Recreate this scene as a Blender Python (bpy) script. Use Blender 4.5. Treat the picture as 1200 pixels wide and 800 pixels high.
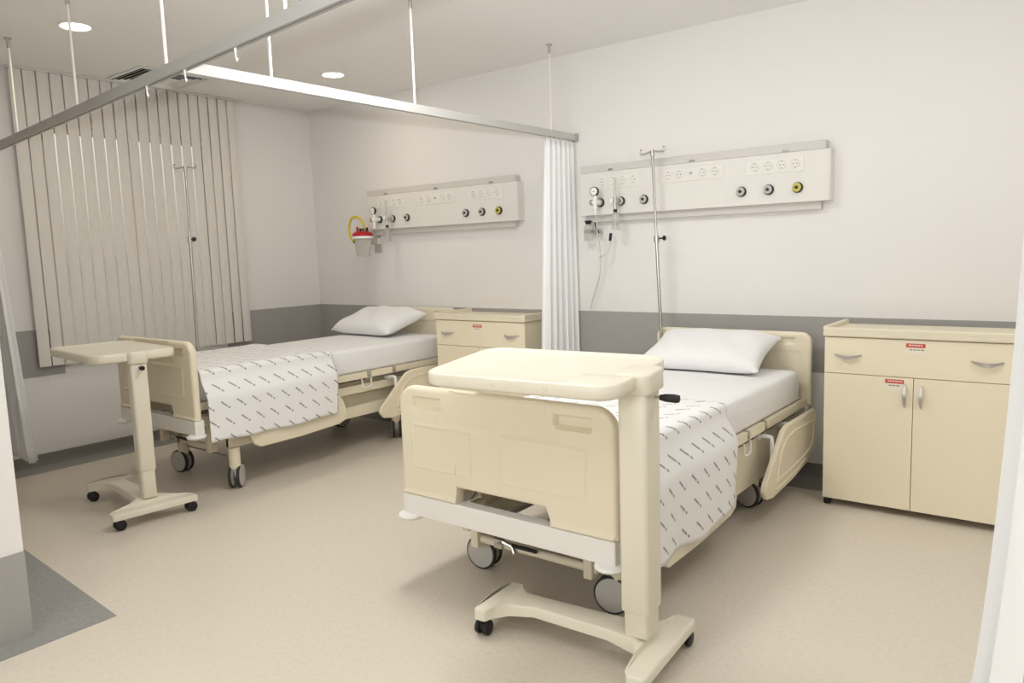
import bpy, bmesh, math, random
from mathutils import Vector, Matrix
random.seed(7)
for o in list(bpy.data.objects): bpy.data.objects.remove(o, do_unlink=True)
SC = bpy.context.scene
COL = SC.collection
PI = math.pi

# ------------------------------------------------------------------ camera
YAW, PITCH, ROLL, FPX = 0.662917, 0.118604, 0.033071, 879.0
CAM = Vector((5.86927, -4.54924, 1.395))
cam_d = bpy.data.cameras.new('camera'); cam = bpy.data.objects.new('camera', cam_d); COL.objects.link(cam)
cam_d.sensor_width = 36.0; cam_d.lens = FPX * 36.0 / 1200.0; cam_d.clip_start = 0.05
cy, sy, cp, sp = math.cos(YAW), math.sin(YAW), math.cos(PITCH), math.sin(PITCH)
fwd = Vector((-sy * cp, cy * cp, -sp)); rgt = Vector((cy, sy, 0)); dwn = fwd.cross(rgt)
cr, sr = math.cos(ROLL), math.sin(ROLL)
r2 = cr * rgt + sr * dwn; d2 = -sr * rgt + cr * dwn
cam.matrix_world = Matrix(((r2.x, -d2.x, -fwd.x, CAM.x), (r2.y, -d2.y, -fwd.y, CAM.y), (r2.z, -d2.z, -fwd.z, CAM.z), (0, 0, 0, 1)))
SC.camera = cam
# ------------------------------------------------------------------ view, world, lights
SC.view_settings.view_transform = 'Standard'; SC.view_settings.look = 'None'
SC.view_settings.gamma = 1.0; SC.view_settings.use_curve_mapping = False
SC.view_settings.exposure = 0.0
W = bpy.data.worlds.new('sky'); SC.world = W; W.use_nodes = True
nt = W.node_tree; nt.nodes.clear()
wo = nt.nodes.new('ShaderNodeOutputWorld'); wb = nt.nodes.new('ShaderNodeBackground')
tc = nt.nodes.new('ShaderNodeTexCoord'); sx = nt.nodes.new('ShaderNodeSeparateXYZ'); rp = nt.nodes.new('ShaderNodeValToRGB')
nt.links.new(tc.outputs['Generated'], sx.inputs[0]); nt.links.new(sx.outputs['Z'], rp.inputs[0])
rp.color_ramp.elements[0].position = 0.0; rp.color_ramp.elements[0].color = (.36, .33, .29, 1)
rp.color_ramp.elements[1].position = 0.16; rp.color_ramp.elements[1].color = (1.0, .97, .92, 1)
nt.links.new(rp.outputs[0], wb.inputs[0]); wb.inputs[1].default_value = 0.95
nt.links.new(wb.outputs[0], wo.inputs[0])

DOWNLIGHT_W = 3.8       # W of each recessed downlight (warm)
CEIL = 2.747
# the photographer's flash above the lens, tilted up towards the ceiling
fl = bpy.data.lights.new('camera_flash', 'SPOT'); fl.energy = 280.0; fl.shadow_soft_size = 0.04; fl.color = (.94, .965, 1.0)
fl.spot_size = math.radians(110); fl.spot_blend = 1.0
flo = bpy.data.objects.new('camera_flash', fl); flo.location = (5.84, -4.56, 1.58); COL.objects.link(flo)
flo.rotation_euler = Vector((-.45, .60, .55)).to_track_quat('-Z', 'Y').to_euler()
# unseen area lamp added behind the camera to light the room
dl = bpy.data.lights.new('back_fill_lamp', 'AREA'); dl.shape = 'RECTANGLE'; dl.size = 1.6; dl.size_y = 1.3; dl.energy = 29.0; dl.color = (.97, .99, 1.0)
dlo = bpy.data.objects.new('back_fill_lamp', dl); dlo.location = (4.4, -5.86, 1.6); dlo.rotation_euler = (math.radians(90), 0, 0); COL.objects.link(dlo)

# ------------------------------------------------------------------ helpers
def s2l(c):
    return tuple(((v / 255.0) / 12.92 if v / 255.0 <= 0.04045 else ((v / 255.0 + 0.055) / 1.055) ** 2.4) for v in c) + (1.0,)
MATS = {}
def mat(name, rgb, rough=0.5, metal=0.0, noise=0.0, nscale=40.0, bump=0.0, bscale=60.0, trans=0.0, coat=0.0, emit=None, estr=0.0, spec=0.5, bdist=0.002, ior=1.45, transl=0.0):
    if name in MATS: return MATS[name]
    m = bpy.data.materials.new(name); m.use_nodes = True
    n = m.node_tree; b = n.nodes['Principled BSDF']; L = n.links
    c = s2l(rgb)
    b.inputs['Base Color'].default_value = c; b.inputs['Roughness'].default_value = rough
    b.inputs['Metallic'].default_value = metal; b.inputs['Specular IOR Level'].default_value = spec
    b.inputs['Transmission Weight'].default_value = trans; b.inputs['Coat Weight'].default_value = coat; b.inputs['IOR'].default_value = ior
    if emit: b.inputs['Emission Color'].default_value = s2l(emit); b.inputs['Emission Strength'].default_value = estr
    t = n.nodes.new('ShaderNodeTexCoord')
    nz = n.nodes.new('ShaderNodeTexNoise'); nz.inputs['Scale'].default_value = nscale; nz.inputs['Detail'].default_value = 4
    L.new(t.outputs['Object'], nz.inputs['Vector'])
    mx = n.nodes.new('ShaderNodeMix'); mx.data_type = 'RGBA'
    k = max(noise, 0.004)
    mx.inputs[6].default_value = tuple(v * (1 - k) for v in c[:3]) + (1,); mx.inputs[7].default_value = tuple(min(1, v * (1 + k)) for v in c[:3]) + (1,)
    L.new(nz.outputs['Fac'], mx.inputs[0]); L.new(mx.outputs[2], b.inputs['Base Color'])
    if bump:
        nb = n.nodes.new('ShaderNodeTexNoise'); nb.inputs['Scale'].default_value = bscale; nb.inputs['Detail'].default_value = 5
        L.new(t.outputs['Object'], nb.inputs['Vector'])
        bp = n.nodes.new('ShaderNodeBump'); bp.inputs['Strength'].default_value = bump; bp.inputs['Distance'].default_value = bdist
        L.new(nb.outputs['Fac'], bp.inputs['Height']); L.new(bp.outputs[0], b.inputs['Normal'])
    if transl:
        tr = n.nodes.new('ShaderNodeBsdfTranslucent'); tr.inputs[0].default_value = c
        ms = n.nodes.new('ShaderNodeMixShader'); ms.inputs[0].default_value = transl
        L.new(b.outputs[0], ms.inputs[1]); L.new(tr.outputs[0], ms.inputs[2]); L.new(ms.outputs[0], n.nodes['Material Output'].inputs[0])
    MATS[name] = m
    return m
M_wall = mat('wall_paint', (238, 235, 231), .75, bump=.05, bscale=180)
M_ceil = mat('ceiling_paint', (247, 245, 242), .85)
M_band = mat('grey_wall_guard', (168, 165, 161), .55, noise=.03, nscale=8)
M_skirt = mat('grey_skirting', (130, 127, 122), .5)
M_cream = mat('cream_plastic', (238, 228, 203), .38, coat=.1)
M_table = mat('cream_table_plastic', (234, 228, 209), .38, coat=.1)
M_beam = mat('off_white_metal', (240, 237, 231), .4)
M_lam = mat('cream_laminate', (245, 234, 207), .42, noise=.01, nscale=15)
M_lamtop = mat('cream_laminate_top', (236, 226, 200), .38)
M_gap = mat('dark_gap', (40, 34, 28), .8)
M_steel = mat('brushed_steel', (190, 187, 182), .28, metal=1.0)
M_satin = mat('satin_nickel', (200, 196, 190), .35, metal=.85)
M_alu = mat('grey_aluminium', (178, 176, 172), .42, metal=.35)
M_alulight = mat('white_aluminium', (222, 220, 214), .4)
M_alumid = mat('light_grey_aluminium', (200, 198, 193), .42)
M_black = mat('black_plastic', (26, 25, 26), .45)
M_tire = mat('dark_rubber', (52, 50, 50), .6)
M_hub = mat('grey_hub_plastic', (196, 192, 186), .4)
M_white = mat('white_plastic', (247, 246, 242), .35)
M_rod = mat('white_rod', (238, 235, 228), .35)
M_sheet = mat('white_bed_sheet', (245, 244, 243), .85, bump=.35, bscale=9, bdist=.02)
M_pillow = mat('white_pillowcase', (246, 245, 244), .85, bump=.3, bscale=7, bdist=.02)
M_curt = mat('white_curtain_cloth', (250, 250, 249), .85, bump=.12, bscale=300, bdist=.001, transl=.05)
M_slat = mat('grey_white_blind_slat', (232, 228, 220), .7, transl=.05)
M_unit = mat('white_unit_metal', (233, 230, 223), .4)
M_unitgrey = mat('grey_unit_channel', (214, 210, 203), .45)
M_sock = mat('socket_white', (236, 233, 226), .35)
M_dark = mat('dark_hole', (46, 43, 40), .6)
M_yel = mat('yellow_outlet', (206, 196, 104), .4)
M_red = mat('red_plastic', (190, 25, 40), .4)
M_yhose = mat('yellow_hose', (222, 200, 40), .4)
M_clear = mat('clear_plastic', (240, 240, 236), .08, trans=.85, ior=1.2)
M_tubing = mat('clear_tubing', (232, 230, 222), .3, trans=.4, ior=1.2)
M_redlab = mat('red_sticker', (204, 84, 72), .5)
M_whitelab = mat('white_sticker', (244, 236, 218), .5)
M_ink = mat('ink_print', (110, 96, 92), .6)
M_inkw = mat('white_print', (240, 214, 200), .6)
M_lamp = mat('lamp_diffuser', (255, 252, 245), .5, emit=(255, 244, 226), estr=12.0)
M_glass = mat('window_glass', (250, 252, 252), .02, trans=1.0, ior=1.05)
M_frame = mat('white_window_frame', (225, 222, 216), .4)

def floor_mat(name, base, dark, light, rough):
    m = bpy.data.materials.new(name); m.use_nodes = True; n = m.node_tree; L = n.links; b = n.nodes['Principled BSDF']
    t = n.nodes.new('ShaderNodeTexCoord')
    a = n.nodes.new('ShaderNodeTexNoise'); a.inputs['Scale'].default_value = 2.2; a.inputs['Detail'].default_value = 5
    f = n.nodes.new('ShaderNodeTexNoise'); f.inputs['Scale'].default_value = 55; f.inputs['Detail'].default_value = 6; f.inputs['Roughness'].default_value = .7
    L.new(t.outputs['Object'], a.inputs['Vector']); L.new(t.outputs['Object'], f.inputs['Vector'])
    r = n.nodes.new('ShaderNodeValToRGB'); e = r.color_ramp.elements
    e[0].position = .3; e[0].color = s2l(dark); e[1].position = .7; e[1].color = s2l(light)
    mid = e.new(.5); mid.color = s2l(base)
    L.new(f.outputs['Fac'], r.inputs[0])
    mx = n.nodes.new('ShaderNodeMix'); mx.data_type = 'RGBA'; mx.inputs[7].default_value = s2l(base)
    mp = n.nodes.new('ShaderNodeMapRange'); mp.inputs[1].default_value = .3; mp.inputs[2].default_value = .7; mp.inputs[3].default_value = .1; mp.inputs[4].default_value = .6
    L.new(a.outputs['Fac'], mp.inputs[0]); L.new(mp.outputs[0], mx.inputs[0]); L.new(r.outputs[0], mx.inputs[6])
    L.new(mx.outputs[2], b.inputs['Base Color']); b.inputs['Roughness'].default_value = rough; b.inputs['Specular IOR Level'].default_value = .4
    return m
M_floor = floor_mat('beige_marbled_linoleum', (220, 210, 194), (208, 197, 179), (227, 218, 204), .42)
M_floorg = floor_mat('grey_marbled_linoleum', (150, 149, 145), (130, 130, 127), (170, 168, 162), .42)

def print_mat():
    """white sheet with small slanted dark printed words on a regular lattice (UV in metres)"""
    m = bpy.data.materials.new('printed_white_cotton'); m.use_nodes = True; n = m.node_tree; L = n.links; b = n.nodes['Principled BSDF']
    uv = n.nodes.new('ShaderNodeUVMap'); uv.uv_map = 'cloth'
    sp_ = n.nodes.new('ShaderNodeSeparateXYZ'); L.new(uv.outputs[0], sp_.inputs[0])
    def mth(op, a, b_=None, c=None):
        q = n.nodes.new('ShaderNodeMath'); q.operation = op
        for i, v in enumerate((a, b_, c)):
            if v is None: continue
            if isinstance(v, (int, float)): q.inputs[i].default_value = v
            else: L.new(v, q.inputs[i])
        return q.outputs[0]
    PU, PV = .106, .102
    v0 = mth('DIVIDE', sp_.outputs[1], PV); u0 = mth('SUBTRACT', mth('DIVIDE', sp_.outputs[0], PU), mth('MULTIPLY', v0, .22))
    fu = mth('MULTIPLY', mth('SUBTRACT', mth('FRACT', u0), .5), PU); fv = mth('MULTIPLY', mth('SUBTRACT', mth('FRACT', v0), .5), PV)
    al = mth('MULTIPLY', mth('ADD', fu, fv), .7071); ac = mth('MULTIPLY', mth('SUBTRACT', fu, fv), .7071)
    inl = mth('LESS_THAN', mth('ABSOLUTE', al), .033); ina = mth('LESS_THAN', mth('ABSOLUTE', ac), .0052)
    # letter-like strokes: gaps along the word
    st = mth('GREATER_THAN', mth('SINE', mth('ADD', mth('MULTIPLY', al, 900.0), mth('MULTIPLY', ac, 260.0))), -.55)
    cut = mth('GREATER_THAN', mth('ABSOLUTE', mth('SUBTRACT', al, .015)), .003)
    mask = mth('MULTIPLY', mth('MULTIPLY', inl, ina), mth('MULTIPLY', st, cut))
    mx = n.nodes.new('ShaderNodeMix'); mx.data_type = 'RGBA'; mx.inputs[6].default_value = s2l((245, 244, 242)); mx.inputs[7].default_value = s2l((84, 82, 96))
    L.new(mask, mx.inputs[0]); L.new(mx.outputs[2], b.inputs['Base Color']); b.inputs['Roughness'].default_value = .85
    t = n.nodes.new('ShaderNodeTexCoord'); nb = n.nodes.new('ShaderNodeTexNoise'); nb.inputs['Scale'].default_value = 10; L.new(t.outputs['Object'], nb.inputs['Vector'])
    bp = n.nodes.new('ShaderNodeBump'); bp.inputs['Strength'].default_value = .3; bp.inputs['Distance'].default_value = .02
    L.new(nb.outputs['Fac'], bp.inputs['Height']); L.new(bp.outputs[0], b.inputs['Normal'])
    return m
M_print = print_mat()

def box(bm, x0, x1, y0, y1, z0, z1):
    v = [bm.verts.new((x, y, z)) for z in (z0, z1) for y in (y0, y1) for x in (x0, x1)]
    for f in ((0, 2, 3, 1), (4, 5, 7, 6), (0, 1, 5, 4), (2, 6, 7, 3), (0, 4, 6, 2), (1, 3, 7, 5)): bm.faces.new([v[i] for i in f])
def frame_of(d):
    d = d.normalized(); up = Vector((0, 0, 1)) if abs(d.z) < .9 else Vector((1, 0, 0))
    a = d.cross(up).normalized(); return a, d.cross(a).normalized()
def cyl(bm, p0, p1, r, seg=16, r1=None):
    p0, p1 = Vector(p0), Vector(p1); a, b = frame_of(p1 - p0); r1 = r if r1 is None else r1
    A = [bm.verts.new(p0 + (a * math.cos(t) + b * math.sin(t)) * r) for t in [2 * PI * i / seg for i in range(seg)]]
    B = [bm.verts.new(p1 + (a * math.cos(t) + b * math.sin(t)) * r1) for t in [2 * PI * i / seg for i in range(seg)]]
    for i in range(seg): bm.faces.new((A[i], A[(i + 1) % seg], B[(i + 1) % seg], B[i]))
    bm.faces.new(A[::-1]); bm.faces.new(B)
def tube(bm, pts, r, seg=10):
    pts = [Vector(p) for p in pts]; rings = []; n = len(pts); a = None
    for i, p in enumerate(pts):
        d = (pts[min(i + 1, n - 1)] - pts[max(i - 1, 0)]).normalized()
        if a is None: a, b = frame_of(d)
        else: a = (a - d * a.dot(d)).normalized(); b = d.cross(a)
        rings.append([bm.verts.new(p + (a * math.cos(2 * PI * k / seg) + b * math.sin(2 * PI * k / seg)) * r) for k in range(seg)])
    for A, B in zip(rings, rings[1:]):
        for k in range(seg): bm.faces.new((A[k], A[(k + 1) % seg], B[(k + 1) % seg], B[k]))
    bm.faces.new(rings[0][::-1]); bm.faces.new(rings[-1])
def spline(pts, n=8):
    P = [Vector(p) for p in pts]; P = [2 * P[0] - P[1]] + P + [2 * P[-1] - P[-2]]; out = []
    for i in range(1, len(P) - 2):
        for k in range(n):
            t = k / n; a, b, c, d = P[i - 1:i + 3]
            out.append(.5 * ((2 * b) + (c - a) * t + (2 * a - 5 * b + 4 * c - d) * t * t + (3 * b - a - 3 * c + d) * t ** 3))
    out.append(P[-2]); return out
def prism(bm, pts, f0, f1):
    """pts: 2D outline; f0, f1 map (a,b)->3D for the two faces"""
    A = [bm.verts.new(f0(*q)) for q in pts]; B = [bm.verts.new(f1(*q)) for q in pts]; n = len(pts)
    for i in range(n): bm.faces.new((A[i], A[(i + 1) % n], B[(i + 1) % n], B[i]))
    bm.faces.new(A[::-1]); bm.faces.new(B)
def lathe(bm, prof, c, axis='Z', seg=24, closed=False):
    """prof: (r,h) list along axis from c"""
    c = Vector(c); ax = {'X': Vector((1, 0, 0)), 'Y': Vector((0, 1, 0)), 'Z': Vector((0, 0, 1))}[axis] if isinstance(axis, str) else Vector(axis).normalized()
    a, b = frame_of(ax); R = []
    for r, h in prof:
        if r < 1e-6: R.append([bm.verts.new(c + ax * h)])
        else: R.append([bm.verts.new(c + ax * h + (a * math.cos(2 * PI * k / seg) + b * math.sin(2 * PI * k / seg)) * r) for k in range(seg)])
    if closed: R.append(R[0])
    for A, B in zip(R, R[1:]):
        for k in range(seg):
            k2 = (k + 1) % seg
            if len(A) == 1 and len(B) == 1: continue
            if len(A) == 1: bm.faces.new((A[0], B[k2], B[k]))
            elif len(B) == 1: bm.faces.new((A[k], A[k2], B[0]))
            else: bm.faces.new((A[k], A[k2], B[k2], B[k]))
    if closed: return
    if len(R[0]) > 1: bm.faces.new(R[0][::-1])
    if len(R[-1]) > 1: bm.faces.new(R[-1])
def rrect(x0, x1, y0, y1, r, n=6):
    out = []
    for cx_, cy_, a0 in ((x1 - r, y1 - r, 0), (x0 + r, y1 - r, 90), (x0 + r, y0 + r, 180), (x1 - r, y0 + r, 270)):
        for k in range(n + 1):
            t = math.radians(a0 + 90 * k / n); out.append((cx_ + r * math.cos(t), cy_ + r * math.sin(t)))
    return out
def loft(bm, loops):
    R = [[bm.verts.new(p) for p in l] for l in loops]; n = len(R[0])
    for A, B in zip(R, R[1:]):
        for k in range(n): bm.faces.new((A[k], A[(k + 1) % n], B[(k + 1) % n], B[k]))
    bm.faces.new(R[0][::-1]); bm.faces.new(R[-1])
def rounded_slab(bm, x0, x1, y0, y1, z0, z1, r, e=.006, n=6):
    def L(i, z): return [(x, y, z) for x, y in rrect(x0 + i, x1 - i, y0 + i, y1 - i, max(r - i, .001), n)]
    k = [(e, 0), (e * .3, e * .3), (0, e)]
    loft(bm, [L(i, z0 + h) for i, h in k] + [L(i, z1 - h) for i, h in reversed(k)])

def obj(name, bm, m, parent=None, bevel=0, seg=2, smooth=True, loc=None, angle=35):
    bmesh.ops.recalc_face_normals(bm, faces=bm.faces)
    me = bpy.data.meshes.new(name); bm.to_mesh(me); bm.free()
    if m: me.materials.append(m)
    o = bpy.data.objects.new(name, me); COL.objects.link(o)
    if parent: o.parent = parent
    if loc: o.location = loc
    if bevel:
        b = o.modifiers.new('bevel', 'BEVEL'); b.width = bevel; b.segments = seg; b.limit_method = 'ANGLE'; b.angle_limit = math.radians(40); b.harden_normals = True
    if smooth:
        me.polygons.foreach_set('use_smooth', [True] * len(me.polygons))
        if not bevel: me.set_sharp_from_angle(angle=math.radians(angle))
    return o
def B(): return bmesh.new()
def part(name, m, parent, fn, bevel=0, **k):
    bm = B(); fn(bm); return obj(name, bm, m, parent, bevel, **k)
def tag(o, label=None, cat=None, group=None, kind=None):
    if label: o['label'] = label
    if cat: o['category'] = cat
    if group: o['group'] = group
    if kind: o['kind'] = kind
    return o
def thing(name, loc, label, cat, group=None, rz=0):
    e = bpy.data.objects.new(name, None); e.empty_display_size = .1; COL.objects.link(e)
    e.location = loc; e.rotation_euler = (0, 0, rz); return tag(e, label, cat, group)
def struct(name, m, fn, bevel=0, parent=None, **k):
    o = part(name, m, parent, fn, bevel, **k)
    if not parent: o['kind'] = 'structure'
    return o
def copy_tree(o, parent=None):
    c = o.copy(); COL.objects.link(c)
    if parent: c.parent = parent
    for ch in list(o.children): copy_tree(ch, c)
    return c

# ------------------------------------------------------------------ room shell
XR, YB = 6.75, -5.8                    # right wall, back wall
WY0, WY1, WZ0, WZ1 = -2.30, -1.00, .655, 2.40      # window opening
floor = struct('floor', M_floor, lambda bm: box(bm, -.15, XR + .15, YB - .15, .15, -.12, 0), smooth=False)
struct('floor_border', M_floorg, lambda bm: box(bm, 0.0, .235, -3.55, 0, 0, .0015), parent=floor, smooth=False)
struct('floor_border', M_floorg, lambda bm: box(bm, .235, XR, -.27, 0, 0, .0015), parent=floor, smooth=False)
struct('floor_border', M_floorg, lambda bm: prism(bm, [(.235, -3.55), (2.715, -3.55), (2.715, -4.6), (2.845, -4.6), (2.832, -3.29), (.235, -3.14)], lambda a, b: (a, b, 0), lambda a, b: (a, b, .0015)), parent=floor, smooth=False)
struct('ceiling', M_ceil, lambda bm: box(bm, -.15, XR + .15, YB - .15, .15, CEIL, CEIL + .12), smooth=False)
struct('wall_head', M_wall, lambda bm: box(bm, -.15, XR + .15, 0, .15, 0, CEIL), smooth=False)
struct('wall_right', M_wall, lambda bm: box(bm, XR, XR + .15, YB, 0, 0, CEIL), smooth=False)
def bwall(bm):
    box(bm, -.15, 3.6, YB - .15, YB, 0, CEIL); box(bm, 5.2, XR + .15, YB - .15, YB, 0, CEIL)
    box(bm, 3.6, 5.2, YB - .15, YB, 0, .95); box(bm, 3.6, 5.2, YB - .15, YB, 2.25, CEIL)
struct('wall_back', M_wall, bwall, smooth=False)
win2 = bpy.data.objects.new('added_back_window', None); COL.objects.link(win2); win2.location = (4.4, YB - .11, .95); win2['kind'] = 'structure'  # unseen window, added as an opening for the back lamp
def wf2(bm):
    box(bm, -.8, -.75, -.03, .03, 0, 1.3); box(bm, .75, .8, -.03, .03, 0, 1.3); box(bm, -.75, .75, -.03, .03, 0, .05); box(bm, -.75, .75, -.03, .03, 1.25, 1.3); box(bm, -.03, .03, -.025, .025, .05, 1.25)
part('window_frame', M_frame, win2, wf2, smooth=False)
for s_ in (-1, 1): part('pane', M_glass, win2, lambda bm: box(bm, min(s_ * .03, s_ * .75), max(s_ * .03, s_ * .75), -.004, .004, .05, 1.25), smooth=False)
def wwall(bm):
    box(bm, -.15, 0, -3.55, WY0, 0, CEIL); box(bm, -.15, 0, WY1, 0, 0, CEIL)
    box(bm, -.15, 0, WY0, WY1, 0, WZ0); box(bm, -.15, 0, WY0, WY1, WZ1, CEIL)
struct('wall_window', M_wall, wwall, smooth=False)
struct('wall_left', M_wall, lambda bm: box(bm, -.15, 2.715, YB, -3.55, 0, CEIL), smooth=False)
# grey wall guards
BZ0, BZ1 = .631, .961
struct('trim_1', M_band, lambda bm: box(bm, 0.004, XR, -.004, 0, BZ0, BZ1), smooth=False)
struct('trim_2', M_band, lambda bm: box(bm, 0, .004, WY1 + .0, -.004, BZ0, BZ1), smooth=False)
struct('trim_3', M_band, lambda bm: box(bm, 0, .004, -3.55, WY0, BZ0, BZ1), smooth=False)
struct('trim_4', M_band, lambda bm: box(bm, 2.715, 2.719, YB, -3.549, 0.0, .335), smooth=False)
# coved skirting
def cove(bm, p0, p1, nrm, h=.08, t=.012):
    p0, p1, nrm = Vector(p0), Vector(p1), Vector(nrm)
    prof = [(0, 0), (.03, 0.0015), (.018, .006), (t, .018), (t, h - .004), (t - .004, h), (0, h)]
    for A, Bp in ((p0, p1),):
        a = [bm.verts.new(A + nrm * u + Vector((0, 0, v))) for u, v in prof]; b = [bm.verts.new(Bp + nrm * u + Vector((0, 0, v))) for u, v in prof]
        for i in range(len(prof)): bm.faces.new((a[i], a[(i + 1) % len(prof)], b[(i + 1) % len(prof)], b[i]))
        bm.faces.new(a[::-1]); bm.faces.new(b)
struct('baseboard_head', M_skirt, lambda bm: cove(bm, (0, 0, 0), (XR, 0, 0), (0, -1, 0)))
struct('baseboard_window', M_skirt, lambda bm: cove(bm, (0, -3.55, 0), (0, 0, 0), (1, 0, 0)))
# window
win = bpy.data.objects.new('window_1', None); COL.objects.link(win); win.location = (-.09, (WY0 + WY1) / 2, WZ0); win['kind'] = 'structure'
ww, wh = (WY1 - WY0), (WZ1 - WZ0)
def wf(bm):
    y = ww / 2
    box(bm, -.03, .03, -y, -y + .05, 0, wh); box(bm, -.03, .03, y - .05, y, 0, wh); box(bm, -.03, .03, -y + .05, y - .05, 0, .05); box(bm, -.03, .03, -y + .05, y - .05, wh - .05, wh)
    box(bm, -.025, .025, -.03, .03, .05, wh - .05)
part('window_frame', M_frame, win, wf, smooth=False)
for s in (-1, 1):
    part('pane', M_glass, win, lambda bm: box(bm, -.004, .004, min(s * .03, s * (ww / 2 - .05)), max(s * .03, s * (ww / 2 - .05)), .05, wh - .05), smooth=False)
part('window_sill', M_frame, win, lambda bm: box(bm, .03, .093, -ww / 2, ww / 2, .0005, .018), .002)

# ------------------------------------------------------------------ vertical blind
NS = 20; BY0, BY1 = -2.485, -.795; pit = (BY1 - BY0) / NS
bl = thing('vertical_blind', (.055, (BY0 + BY1) / 2, CEIL), 'pale grey vertical slat blind covering the window from ceiling to sill', 'blind')
part('headrail', M_alulight, bl, lambda bm: box(bm, -.025, .025, BY0 - (BY0 + BY1) / 2 - .01, BY1 - (BY0 + BY1) / 2 + .05, -.014, -.0005), .002)
def slat(bm):
    n = 6; w = .0765
    for z0, z1 in ((-2.045, -.0145),):
        P = []
        for k in range(n + 1):
            u = -w / 2 + w * k / n; x = .006 * (1 - (2 * u / w) ** 2); P.append((u, x))
        a = [bm.verts.new((x, u, z0)) for u, x in P]; b = [bm.verts.new((x, u, z1)) for u, x in P]
        a2 = [bm.verts.new((x - .0012, u, z0)) for u, x in P]; b2 = [bm.verts.new((x - .0012, u, z1)) for u, x in P]
        for k in range(n): bm.faces.new((a[k], a[k + 1], b[k + 1], b[k])); bm.faces.new((a2[k + 1], a2[k], b2[k], b2[k + 1]))
        for q in (0, n): bm.faces.new((a[q], b[q], b2[q], a2[q]))
        for k in range(n): bm.faces.new((a[k + 1], a[k], a2[k], a2[k + 1])); bm.faces.new((b[k], b[k + 1], b2[k + 1], b2[k]))
s0 = None
for i in range(NS):
    if s0 is None: s0 = part('slat', M_slat, bl, slat); s = s0
    else: s = s0.copy(); COL.objects.link(s)
    s.location = (.0, BY0 - (BY0 + BY1) / 2 + pit * (i + .5), 0); s.rotation_euler = (0, 0, math.radians(2 + random.uniform(-2.0, 2.0)))

# ------------------------------------------------------------------ ceiling fittings
def downlight(x, y, label):
    t = thing('downlight', (x, y, CEIL), label, 'ceiling light', 'round recessed downlights')
    part('trim_ring', M_white, t, lambda bm: lathe(bm, [(.076, -.0005), (.088, -.0005), (.09, -.004), (.084, -.009), (.076, -.006)], (0, 0, 0), seg=32, closed=True))
    part('diffuser', M_lamp, t, lambda bm: lathe(bm, [(0, -.004), (.05, -.005), (.076, -.0045), (.076, -.0006), (0, -.0006)], (0, 0, 0), seg=32))
    ld = bpy.data.lights.new('downlight_lamp', 'AREA'); ld.shape = 'DISK'; ld.size = .14; ld.energy = DOWNLIGHT_W; ld.color = (1, .90, .76)
    lo = bpy.data.objects.new('downlight_lamp', ld); COL.objects.link(lo); lo.parent = t; lo.location = (0, 0, -.012)
    return t
downlight(1.235, -2.535, 'round downlight glowing in the ceiling near the hanging track rods')
downlight(1.325, -.78, 'round downlight glowing in the ceiling above the far bed')
def fill(x, y, watt, label):  # out-of-view ceiling panel with lamp, added to brighten the bays
    t = thing('ceiling_fill', (x, y, CEIL), label, 'ceiling light', 'added unseen ceiling fills')
    def fr(bm):
        for a, b, c, d in ((-.3, .3, -.3, -.28), (-.3, .3, .28, .3), (-.3, -.28, -.28, .28), (.28, .3, -.28, .28)): box(bm, a, b, c, d, -.012, -.0005)
    part('frame', M_white, t, fr, smooth=False)
    part('diffuser', M_white, t, lambda bm: box(bm, -.28, .28, -.28, .28, -.006, -.0006), smooth=False)
    ld = bpy.data.lights.new('fill_lamp', 'AREA'); ld.shape = 'SQUARE'; ld.size = .55; ld.energy = watt
    lo = bpy.data.objects.new('fill_lamp', ld); COL.objects.link(lo); lo.parent = t; lo.location = (0, 0, -.014)
fill(3.45, -2.15, 23.5, 'added unseen ceiling luminaire between the two bays, above the curtain track')
fill(6.0, -1.5, 11.0, 'added unseen ceiling luminaire to the right of the near bed')

vt = thing('ceiling_vent', (.36, -1.6, CEIL), 'square white louvred air vent in the ceiling above the blind', 'vent')
def ring(bm, o, i, z0, z1):
    # square ring sloping from outer/lower to inner/upper
    for k in range(4):
        c, s = [(1, 0), (0, 1), (-1, 0), (0, -1)][k]
        def R(a, b, z): return bm.verts.new((a * c - b * s, a * s + b * c, z))
        q = [R(o, -o, z0), R(o, o, z0), R(i, i, z1), R(i, -i, z1)]; q2 = [R(o, -o, z0 + .002), R(o, o, z0 + .002), R(i, i, z1 + .002), R(i, -i, z1 + .002)]
        bm.faces.new(q); bm.faces.new(q2[::-1])
        for j in range(4): bm.faces.new((q[j], q[(j + 1) % 4], q2[(j + 1) % 4], q2[j]))
part('vent_frame', M_white, vt, lambda bm: ring(bm, .272, .25, -.006, -.010), smooth=False)
part('vent_back', M_gap, vt, lambda bm: box(bm, -.25, .25, -.25, .25, -.0012, -.0004), smooth=False)
for o_, i_ in ((.236, .222), (.202, .188), (.168, .154), (.134, .120)):
    part('louvre', M_white, vt, lambda bm: ring(bm, o_, i_, -.012, -.006), smooth=False)
part('centre_plate', M_white, vt, lambda bm: box(bm, -.1, .1, -.1, .1, -.016, -.012), smooth=False)

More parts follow.
